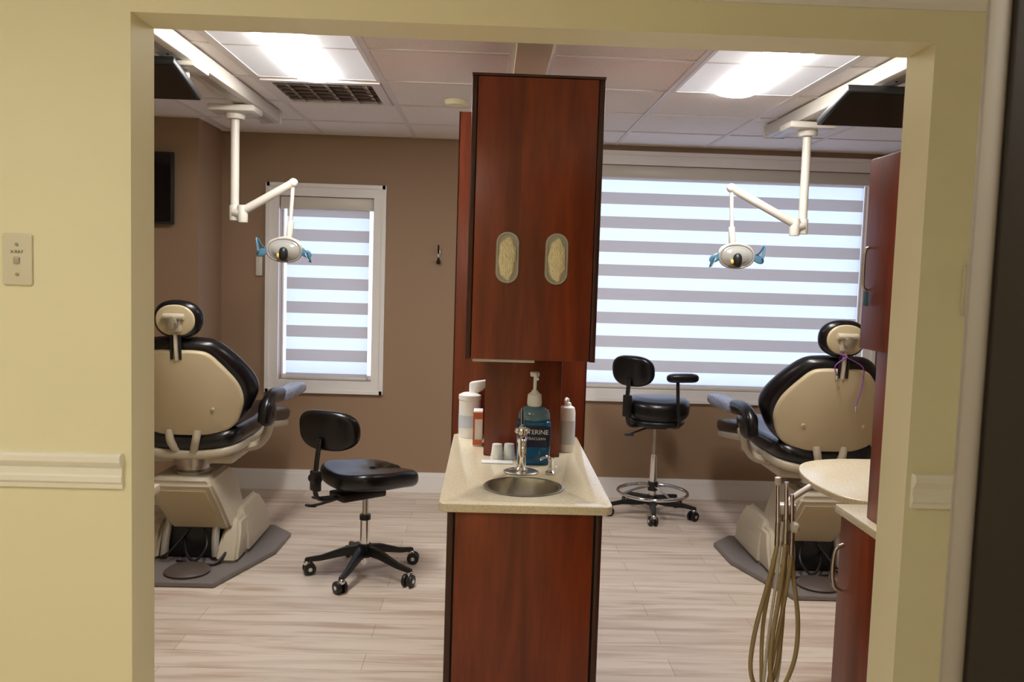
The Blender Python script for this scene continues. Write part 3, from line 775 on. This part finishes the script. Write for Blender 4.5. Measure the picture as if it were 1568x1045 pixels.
# ------------------------------------------------------------ dental chairs
M_PEDAL = mat('pedal_grey', (84, 74, 68), 0.5)
def dental_chair(cx, s, cord=False):
    cy = 4.6
    e = empty('dental_chair', (cx, cy, 0))
    B = T(cx, cy, 0) @ Matrix.Diagonal((s, 1, 1, 1))
    def w(x, y, z):
        v = B @ Vector((x, y, z)); return (v.x, v.y, v.z)
    pl = [Vector(p) for p in [(-0.40, -0.30), (-0.24, -0.47), (0.22, -0.47), (0.39, 0.05), (0.40, 0.36), (0.28, 0.50), (-0.28, 0.50), (-0.40, 0.36)]]
    loft('floor_plate', pl, 0.028, 0.01, M_GREYP, e, B @ T(0, 0, 0.001), angle=30)
    def taper(name, secs, m, bev=0.02):
        bm = bmesh.new(); L = []
        for (x0, x1, y0, y1, z) in secs:
            L.append([bm.verts.new((x0, y0, z)), bm.verts.new((x1, y0, z)), bm.verts.new((x1, y1, z)), bm.verts.new((x0, y1, z))])
        for a_, b_ in zip(L[:-1], L[1:]):
            for i in range(4):
                j = (i+1) % 4; bm.faces.new((a_[i], a_[j], b_[j], b_[i]))
        bm.faces.new(list(reversed(L[0]))); bm.faces.new(L[-1])
        bmesh.ops.bevel(bm, geom=bm.edges[:], offset=bev, segments=3, affect='EDGES')
        bm.transform(B)
        return from_bm(bm, name, m, e)
    taper('lower_housing', [(-0.27, 0.27, -0.04, 0.42, 0.03), (-0.25, 0.255, -0.02, 0.42, 0.16), (-0.20, 0.20, 0.06, 0.40, 0.26)], M_BEIGE2, 0.02)
    taper('side_foot', [(0.14, 0.25, -0.20, 0.1, 0.03), (0.15, 0.25, -0.14, 0.1, 0.14), (0.16, 0.23, -0.06, 0.1, 0.22)], M_BEIGE2, 0.015)
    taper('side_foot_rear', [(-0.25, -0.16, -0.18, 0.1, 0.03), (-0.24, -0.16, -0.12, 0.1, 0.14), (-0.23, -0.16, -0.06, 0.1, 0.2)], M_BEIGE2, 0.015)
    taper('rear_cover', [(-0.10, 0.20, -0.12, 0.18, 0.18), (-0.165, 0.165, -0.22, 0.15, 0.36), (-0.18, 0.14, -0.26, 0.12, 0.45), (-0.16, 0.12, -0.24, 0.1, 0.475)], M_BEIGE2, 0.016)
    taper('rear_inset', [(-0.08, 0.165, -0.135, 0.1, 0.20), (-0.145, 0.13, -0.232, 0.1, 0.36), (-0.15, 0.115, -0.262, 0.1, 0.42)], M_BEIGE, 0.008)
    box('dark_frame', -0.13, 0.13, -0.12, 0.0, 0.03, 0.20, M_BPLAST, e, bev=0.02, M=B)
    for sx in (-0.13, 0.13):
        tube('link_arm', [w(sx, -0.15, 0.05), w(sx*0.95, -0.13, 0.16), w(sx*0.9, 0.0, 0.36)], 0.02, M_GREYM, e, smooth=4)
    tube('cable_1', [w(-0.05, -0.1, 0.15), w(0.02, -0.22, 0.06), w(0.15, -0.24, 0.04), w(0.2, -0.12, 0.1)], 0.008, M_BPLAST, e)
    tube('cable_2', [w(0.0, -0.1, 0.2), w(-0.08, -0.2, 0.09), w(-0.14, -0.18, 0.05)], 0.006, M_BPLAST, e)
    tube('cable_3', [w(0.05, -0.1, 0.2), w(0.10, -0.2, 0.12), w(0.05, -0.24, 0.05), w(-0.05, -0.2, 0.04)], 0.006, M_BPLAST, e)
    lathe('foot_control', [(0, 0.03), (0.105, 0.03), (0.11, 0.04), (0.095, 0.052), (0.03, 0.056), (0, 0.056)], w(0.05, -0.335, 0)[:2] + (0.0,), M_PEDAL, e)
    lathe('swivel', [(0, 0.47), (0.09, 0.47), (0.095, 0.49), (0.08, 0.50), (0.08, 0.52), (0.10, 0.525), (0.10, 0.56), (0, 0.56)], w(0.0, -0.1, 0), M_STEEL, e)
    box('seat_frame', -0.20, 0.22, -0.16, 0.55, 0.53, 0.585, M_BEIGE2, e, bev=0.02, M=B)
    so = crom([(-0.22, -0.22), (-0.26, 0.0), (-0.27, 0.3), (-0.24, 0.52), (0, 0.56), (0.24, 0.52), (0.27, 0.3), (0.26, 0.0), (0.22, -0.22), (0, -0.24)], 5)
    def sd(x, y, z): return (x, y, z + 0.12*max(0, y-0.1)**1.2 + 0.5*x*x)
    loft('seat_shell', so, 0.05, 0.02, M_BEIGE2, e, B @ T(0, 0, 0.565), deform=sd)
    loft('seat_cushion', [p*1.02 for p in so], 0.10, 0.045, M_BLACK, e, B @ T(0, 0, 0.605), puff=0.01, deform=sd)
    lo = rr(0.46, 0.62, 0.10)
    loft('leg_rest_shell', lo, 0.04, 0.015, M_BEIGE2, e, B @ T(0, 0.80, 0.555) @ R('X', -8))
    loft('leg_rest_cushion', [p*1.03 for p in lo], 0.08, 0.035, M_BLACK, e, B @ T(0, 0.80, 0.595) @ R('X', -8), puff=0.008)
    BT = B @ T(0, -0.215, 0.70) @ R('X', 90+14)
    cush = [(0, -0.015), (0.17, -0.01), (0.27, 0.05), (0.325, 0.15), (0.335, 0.22), (0.305, 0.30), (0.235, 0.40), (0.165, 0.465), (0.09, 0.485), (0, 0.488)]
    full = cush + [(-x, y) for (x, y) in reversed(cush[1:-1])]
    def cb(x, y, z): return (x, y, z - 1.0*x*x)
    def cushd(x, y, z): return (x, y, z - 0.9*x*x)
    loft('back_cushion', crom(full, 5), 0.10, 0.042, M_BLACK, e, BT @ T(0, 0, -0.085), puffb=0.015, deform=cushd)
    sh = [(0, 0.0), (0.15, 0.0), (0.235, 0.035), (0.275, 0.12), (0.280, 0.19), (0.255, 0.27), (0.195, 0.36), (0.14, 0.422), (0.08, 0.44), (0, 0.442)]
    fs = sh + [(-x, y) for (x, y) in reversed(sh[1:-1])]
    loft('back_shell', crom(fs, 5), 0.035, 0.014, M_BEIGE, e, BT @ T(0, 0, 0.005), puff=0.018, deform=cb)
    for (px, py) in ((-0.15, 0.14), (0.15, 0.14), (-0.1, 0.36), (0.1, 0.36)):
        v = BT @ Vector((px, py, 0.030))
        n = (BT.to_3x3() @ Vector((0, 0, 1))).normalized()
        cyl('shell_screw', v - n*0.02, v + n*0.004, 0.010, M_BEIGE, e, bev=0.002)
    tube('hinge_arm_left', [w(-0.07, -0.25, 0.72), w(-0.06, -0.255, 0.66), w(-0.03, -0.2, 0.58)], 0.02, M_BEIGE2, e, smooth=4)
    tube('hinge_arm_right', [w(0.07, -0.25, 0.72), w(0.06, -0.255, 0.66), w(0.03, -0.2, 0.58)], 0.02, M_BEIGE2, e, smooth=4)
    HM = B @ T(0, -0.345, 1.272) @ R('X', 90+6)
    loft('headrest_cushion', ell(0.235, 0.185, 44, 2.3), 0.07, 0.033, M_BLACK, e, HM @ T(0, 0, -0.05), puffb=0.01, deform=lambda x, y, z: (x, y, z-1.0*x*x))
    loft('headrest_shell', ell(0.185, 0.15, 44, 2.2), 0.02, 0.009, M_BEIGE, e, HM @ T(0, 0, 0.012), puff=0.006)
    box('headrest_joint', -0.035, 0.035, -0.055, 0.03, 0.02, 0.055, M_BEIGE2, e, bev=0.012, M=HM)
    v = HM @ Vector((0.0, -0.005, 0.05)); n = (HM.to_3x3() @ Vector((0, 0, 1))).normalized()
    cyl('headrest_knob', v, v+n*0.03, 0.028, M_STEEL, e, bev=0.005)
    xa = HM @ Vector((-0.05, 0.02, 0.045)); xb = HM @ Vector((0.05, 0.02, 0.045))
    cyl('headrest_lock', xa, xb, 0.016, M_BEIGE2, e, bev=0.004)
    g0 = HM @ Vector((0, -0.05, 0.02)); g1 = BT @ Vector((0, 0.40, 0.03))
    tube('glide_bar', [tuple(g0), tuple((g0+g1)/2+Vector((0, -0.006, 0))), tuple(g1)], 0.026, M_BEIGE2, e, smooth=3, flat=0.4)
    for sx in (-0.02, 0.02):
        tube('glide_slot', [tuple(g0+Vector((sx, -0.006, -0.02))), tuple(g1+Vector((sx, -0.014, 0.0)))], 0.007, M_BPLAST, e, smooth=1)
    for q in (-1, 1):
        tube('arm_support', [w(0.20*q, 0.02, 0.58), w(0.29*q, 0.02, 0.60), w(0.335*q, 0.03, 0.65), w(0.355*q, 0.02, 0.71), w(0.37*q, 0.0, 0.78)], 0.034, M_BEIGE2, e, flat=0.7)
        tube('arm_pad_black', [w(0.375*q, -0.17, 0.755), w(0.385*q, -0.16, 0.83), w(0.385*q, -0.08, 0.865), w(0.385*q, 0.04, 0.865), w(0.385*q, 0.13, 0.855)], 0.042, M_BLACK, e, flat=0.8)
        blob('arm_pad_heel', (0.085, 0.13, 0.15), w(0.378*q, -0.12, 0.80), M_BLACK, e, e1=0.8, e2=0.8)
        blob('arm_wrap', (0.10, 0.38, 0.065), w(0.40*q, 0.28, 0.852), M_WRAP, e, rot=(0.03, 0, -0.12*q*s), e1=0.6, e2=0.5)
    if cord:
        a0 = BT @ Vector((-0.10, 0.41, 0.05)); a1 = BT @ Vector((0.07, 0.42, 0.05))
        tube('bib_cord_1', [tuple(a0), tuple(a0+Vector((-0.02, -0.02, 0.06))), tuple(g0+Vector((-0.03, -0.03, -0.02))), tuple(g0+Vector((0.0, -0.04, -0.03)))], 0.003, M_PURPLE, e)
        tube('bib_cord_2', [tuple(a0), tuple(a0+Vector((-0.012, -0.006, -0.07))), tuple(a0+Vector((-0.028, -0.0, -0.14)))], 0.003, M_PURPLE, e)
        tube('bib_cord_3', [tuple(g0+Vector((0.0, -0.04, -0.03))), tuple(a1+Vector((0.02, -0.02, 0.05))), tuple(a1+Vector((0.03, -0.015, 0.0)))], 0.003, M_PURPLE, e)
        box('bib_clip_1', -0.006, 0.006, -0.004, 0.004, -0.03, 0.0, M_CHROME, e, bev=0.001, M=T(*(a0+Vector((-0.03, -0.005, -0.14)))))
        box('bib_clip_2', -0.006, 0.006, -0.004, 0.004, -0.03, 0.0, M_CHROME, e, bev=0.001, M=T(*(a1+Vector((0.03, -0.018, 0.0)))))
dental_chair(-1.49, 1)
dental_chair(1.74, -1, cord=True)

# ------------------------------------------------------------ ceiling tracks, exam lights, monitors
def track(x, y0, y1):
    e = empty('ceiling_track', (x, y1, CH))
    box('rail', x-0.055, x+0.055, y0, y1, CH-0.075, CH-0.007, M_WHITEP, e, bev=0.008)
    box('rail_groove', x-0.02, x+0.02, y0+0.01, y1-0.01, CH-0.0765, CH-0.074, M_GREYM, e)
    box('end_cap', x-0.06, x+0.06, y1-0.01, y1+0.012, CH-0.08, CH-0.007, M_WHITEP, e, bev=0.004)
    return e
track(-1.28, 2.45, 5.18)
track(1.60, 2.45, 5.08)

M_AMBER = mat('amber_cap', (230, 190, 90), 0.3)
def exam_light(px, py, zb, hx, hz, sgn):
    e = empty('exam_light', (px, py, 2.3))
    box('trolley', px-0.12, px+0.12, py-0.09, py+0.09, CH-0.115, CH-0.081, M_WHITEP, e, bev=0.01)
    lathe('flange', [(0, 2.29), (0.045, 2.29), (0.05, 2.30), (0.05, 2.322), (0, 2.322)], (px, py, 0), M_WHITEP, e)
    cyl('drop_pole', (px, py, 2.30), (px, py, zb), 0.022, M_WHITEP, e)
    cyl('pole_collar', (px, py, zb-0.03), (px, py, zb+0.05), 0.028, M_WHITEP, e, bev=0.004)
    ax = px + sgn*0.05
    cyl('elbow', (px, py-0.01, zb+0.01), (ax, py-0.03, zb+0.01), 0.024, M_WHITEP, e, bev=0.004)
    cyl('elbow_hub', (ax, py-0.03, zb-0.04), (ax, py-0.03, zb+0.05), 0.026, M_WHITEP, e, bev=0.004)
    top = (hx, py-0.06, hz+0.345)
    tube('spring_arm', [(ax, py-0.03, zb+0.02), ((ax+hx)/2, py-0.045, (zb+0.02+top[2])/2), top], 0.022, M_WHITEP, e, smooth=3)
    blob('arm_joint', (0.048, 0.048, 0.048), top, M_WHITEP, e, e1=1, e2=1)
    cyl('yoke_rod', (hx, py-0.06, hz+0.35), (hx-sgn*0.015, py-0.06, hz+0.10), 0.010, M_WHITEP, e)
    cyl('yoke_grip', (hx-sgn*0.010, py-0.06, hz+0.15), (hx-sgn*0.02, py-0.06, hz+0.05), 0.017, M_WHITEP, e, bev=0.004)
    hx2 = hx - sgn*0.035
    c = Vector((hx2, py-0.08, hz))
    tube('yoke', [tuple(c+Vector((-0.085, 0, 0.0))), tuple(c+Vector((-0.07, 0, 0.04))), tuple(c+Vector((0, 0, 0.06))), tuple(c+Vector((0.07, 0, 0.04))), tuple(c+Vector((0.085, 0, 0.0)))], 0.009, M_WHITEP, e)
    HMt = T(*c) @ R('X', 100)
    loft('reflector', ell(0.165, 0.11, 40, 2.2), 0.03, 0.012, M_LENS, e, HMt @ T(0, 0, -0.02), puff=0.02, puffb=0.02, deform=lambda x, y, z: (x, y, z+2.2*x*x))
    tube('reflector_rim', [tuple(HMt @ Vector((p.x, p.y, 2.2*p.x*p.x))) for p in ell(0.175, 0.12, 20, 2.2)], 0.006, M_GREYM, e, closed=True, smooth=2)
    blob('lamp_core', (0.045, 0.05, 0.07), tuple(c+Vector((0, -0.03, -0.02))), M_BPLAST, e, e1=0.8, e2=0.8)
    blob('lamp_amber', (0.018, 0.02, 0.024), tuple(c+Vector((-0.026, -0.03, -0.03))), M_AMBER, e, e1=0.8, e2=0.8)
    for q in (-1, 1):
        up = (1 if q*sgn < 0 else -1)
        tube('handle_%s' % ('a' if q < 0 else 'b'), [tuple(c+Vector((0.085*q, 0, 0.0))), tuple(c+Vector((0.112*q, -0.02, 0.018*up))), tuple(c+Vector((0.135*q, -0.03, 0.055*up))), tuple(c+Vector((0.125*q, -0.04, -0.01)))], 0.009, M_BLUE, e, flat=0.5)
        blob('handle_wing', (0.07, 0.010, 0.04), tuple(c+Vector((0.108*q, -0.015, -0.012))), M_BLUE, e, rot=(0, 0.5*q, 0), e1=0.9, e2=0.9)
exam_light(-1.335, 4.66, 1.80, -1.02, 1.625, 1)
exam_light(1.61, 4.56, 1.82, 1.215, 1.665, -1)

def monitor(x0, x1, yf, zf, tr, sgn):
    e = empty('ceiling_monitor', ((x0+x1)/2, yf-0.15, zf))
    w = x1-x0; xc = (x0+x1)/2
    MM = T(xc, yf, zf) @ R('X', -14)
    box('screen_body', -w/2, w/2, -0.34, 0.0, 0.0, 0.03, M_BPLAST, e, bev=0.006, M=MM)
    box('screen_glass', -w/2+0.015, w/2-0.015, -0.325, -0.015, -0.002, 0.001, M_SCREEN, e, M=MM)
    box('screen_back', -w/3, w/3, -0.28, -0.08, 0.03, 0.055, M_BPLAST, e, bev=0.01, M=MM)
    cyl('mount_post', (tr, yf-0.12, CH-0.08), (tr, yf-0.12, zf+0.05), 0.02, M_WHITEP, e)
    box('mount_plate', tr-0.07, tr+0.07, yf-0.22, yf-0.02, CH-0.10, CH-0.081, M_WHITEP, e, bev=0.005)
    tube('mount_arm', [(tr, yf-0.12, zf+0.075), ((tr+xc)/2, yf-0.13, zf+0.085), (xc, yf-0.15, zf+0.075)], 0.014, M_BPLAST, e, smooth=4)
    tube('cable_1', [(tr+0.02, yf-0.05, CH-0.08), (tr-sgn*0.05, yf-0.20, CH-0.03), (tr-sgn*0.12, yf-0.25, CH-0.06), (tr-sgn*0.10, yf-0.15, zf+0.08)], 0.005, M_BPLAST, e)
    tube('cable_2', [(tr, yf-0.3, CH-0.08), (tr-sgn*0.08, yf-0.35, CH-0.02), (tr-sgn*0.16, yf-0.3, CH-0.05), (tr-sgn*0.14, yf-0.18, zf+0.09)], 0.004, M_BPLAST, e)
monitor(-1.80, -1.25, 3.86, 2.235, -1.28, 1)
monitor(1.40, 1.98, 3.86, 2.225, 1.60, -1)

# ------------------------------------------------------------ wall items
tv = empty('wall_tv', (-2.36, 5.53, 2.0))
box('body', -2.72, -1.952, 5.505, 5.535, 1.775, 2.215, M_BPLAST, tv, bev=0.005)
box('panel', -2.705, -1.967, 5.5035, 5.506, 1.79, 2.20, M_SCREEN, tv)
box('wall_mount', -2.5, -2.2, 5.535, 5.5695, 1.9, 2.1, M_BPLAST, tv)
bc = box('blind_control', -1.585, -1.54, 6.03, 6.0495, 1.47, 1.60, M_WHITEP, None, bev=0.005)
hk = empty('coat_hook', (-0.35, 6.04, 1.65))
box('plate', -0.358, -0.342, 6.043, 6.0495, 1.60, 1.68, M_STEEL, hk, bev=0.002)
tube('hook_upper', [(-0.35, 6.043, 1.66), (-0.35, 6.01, 1.665), (-0.35, 5.99, 1.69), (-0.35, 5.985, 1.715)], 0.006, M_BPLAST, hk)
tube('hook_lower', [(-0.35, 6.043, 1.62), (-0.35, 6.01, 1.60), (-0.35, 5.99, 1.61), (-0.35, 5.988, 1.63)], 0.006, M_BPLAST, hk)
blob('hook_ball', (0.03, 0.025, 0.03), (-0.35, 6.02, 1.60), M_BPLAST, hk, e1=1, e2=1)

def switch(x0, x1, z0, z1, nm, txt=True):
    e = empty(nm, ((x0+x1)/2, YW0, (z0+z1)/2))
    xc = (x0+x1)/2; zc = (z0+z1)/2
    loft('plate', rr(x1-x0, z1-z0, 0.006), 0.006, 0.003, M_PLATE, e, T(xc, YW0-0.0005, zc) @ R('X', 90))
    for dz in (0.034, -0.034):
        cyl('screw', (xc, YW0-0.006, zc+dz), (xc, YW0-0.0085, zc+dz), 0.004, M_STEEL, e)
    box('button', xc-0.007, xc+0.007, YW0-0.012, YW0-0.005, zc-0.010, zc+0.006, M_BEIGE2, e, bev=0.003)
    if txt: text('caption', 'X-RAY', 0.010, T(xc, YW0-0.0068, zc+0.017) @ R('X', 90), M_BPLAST, e)
switch(-1.110, -1.043, 1.484, 1.602, 'wall_switch')
switch(1.11, 1.180, 1.478, 1.598, 'wall_switch', False)

# near door edge in the hall
d = empty('door_1', (0.9, 1.0, 0))
box('jamb_edge', 0.550, 0.576, 0.998, 1.006, 0, 2.40, M_DOORE, d, bev=0.002)
box('door_leaf', 0.576, 1.45, 0.990, 1.03, 0.01, 2.40, M_DOORD, d, bev=0.003)

# ------------------------------------------------------------ world
wd = bpy.data.worlds.new('World'); sc.world = wd
wd.use_nodes = True
nt = wd.node_tree
bg = nt.nodes['Background']
tc = nt.nodes.new('ShaderNodeTexCoord')
sx = nt.nodes.new('ShaderNodeSeparateXYZ')
rp = nt.nodes.new('ShaderNodeValToRGB')
nt.links.new(tc.outputs['Generated'], sx.inputs[0])
nt.links.new(sx.outputs['Z'], rp.inputs['Fac'])
rp.color_ramp.elements[0].position = 0.0; rp.color_ramp.elements[0].color = (0.62, 0.74, 1.0, 1)
rp.color_ramp.elements[1].position = 0.6; rp.color_ramp.elements[1].color = (0.66, 0.78, 1.0, 1)
nt.links.new(rp.outputs[0], bg.inputs['Color'])
bg.inputs['Strength'].default_value = 2.5

# ------------------------------------------------------------ camera
cam = bpy.data.cameras.new('camera')
co = bpy.data.objects.new('camera', cam); COL.objects.link(co)
cam.sensor_width = 36.0; cam.lens = 31.0; cam.clip_start = 0.05
co.matrix_world = T(0, 0, 1.55) @ R('Z', -1.58) @ R('X', 90-4.49) @ R('Z', 1.8)
cam.dof.use_dof = True; cam.dof.focus_distance = 3.4; cam.dof.aperture_fstop = 8.0
sc.camera = co
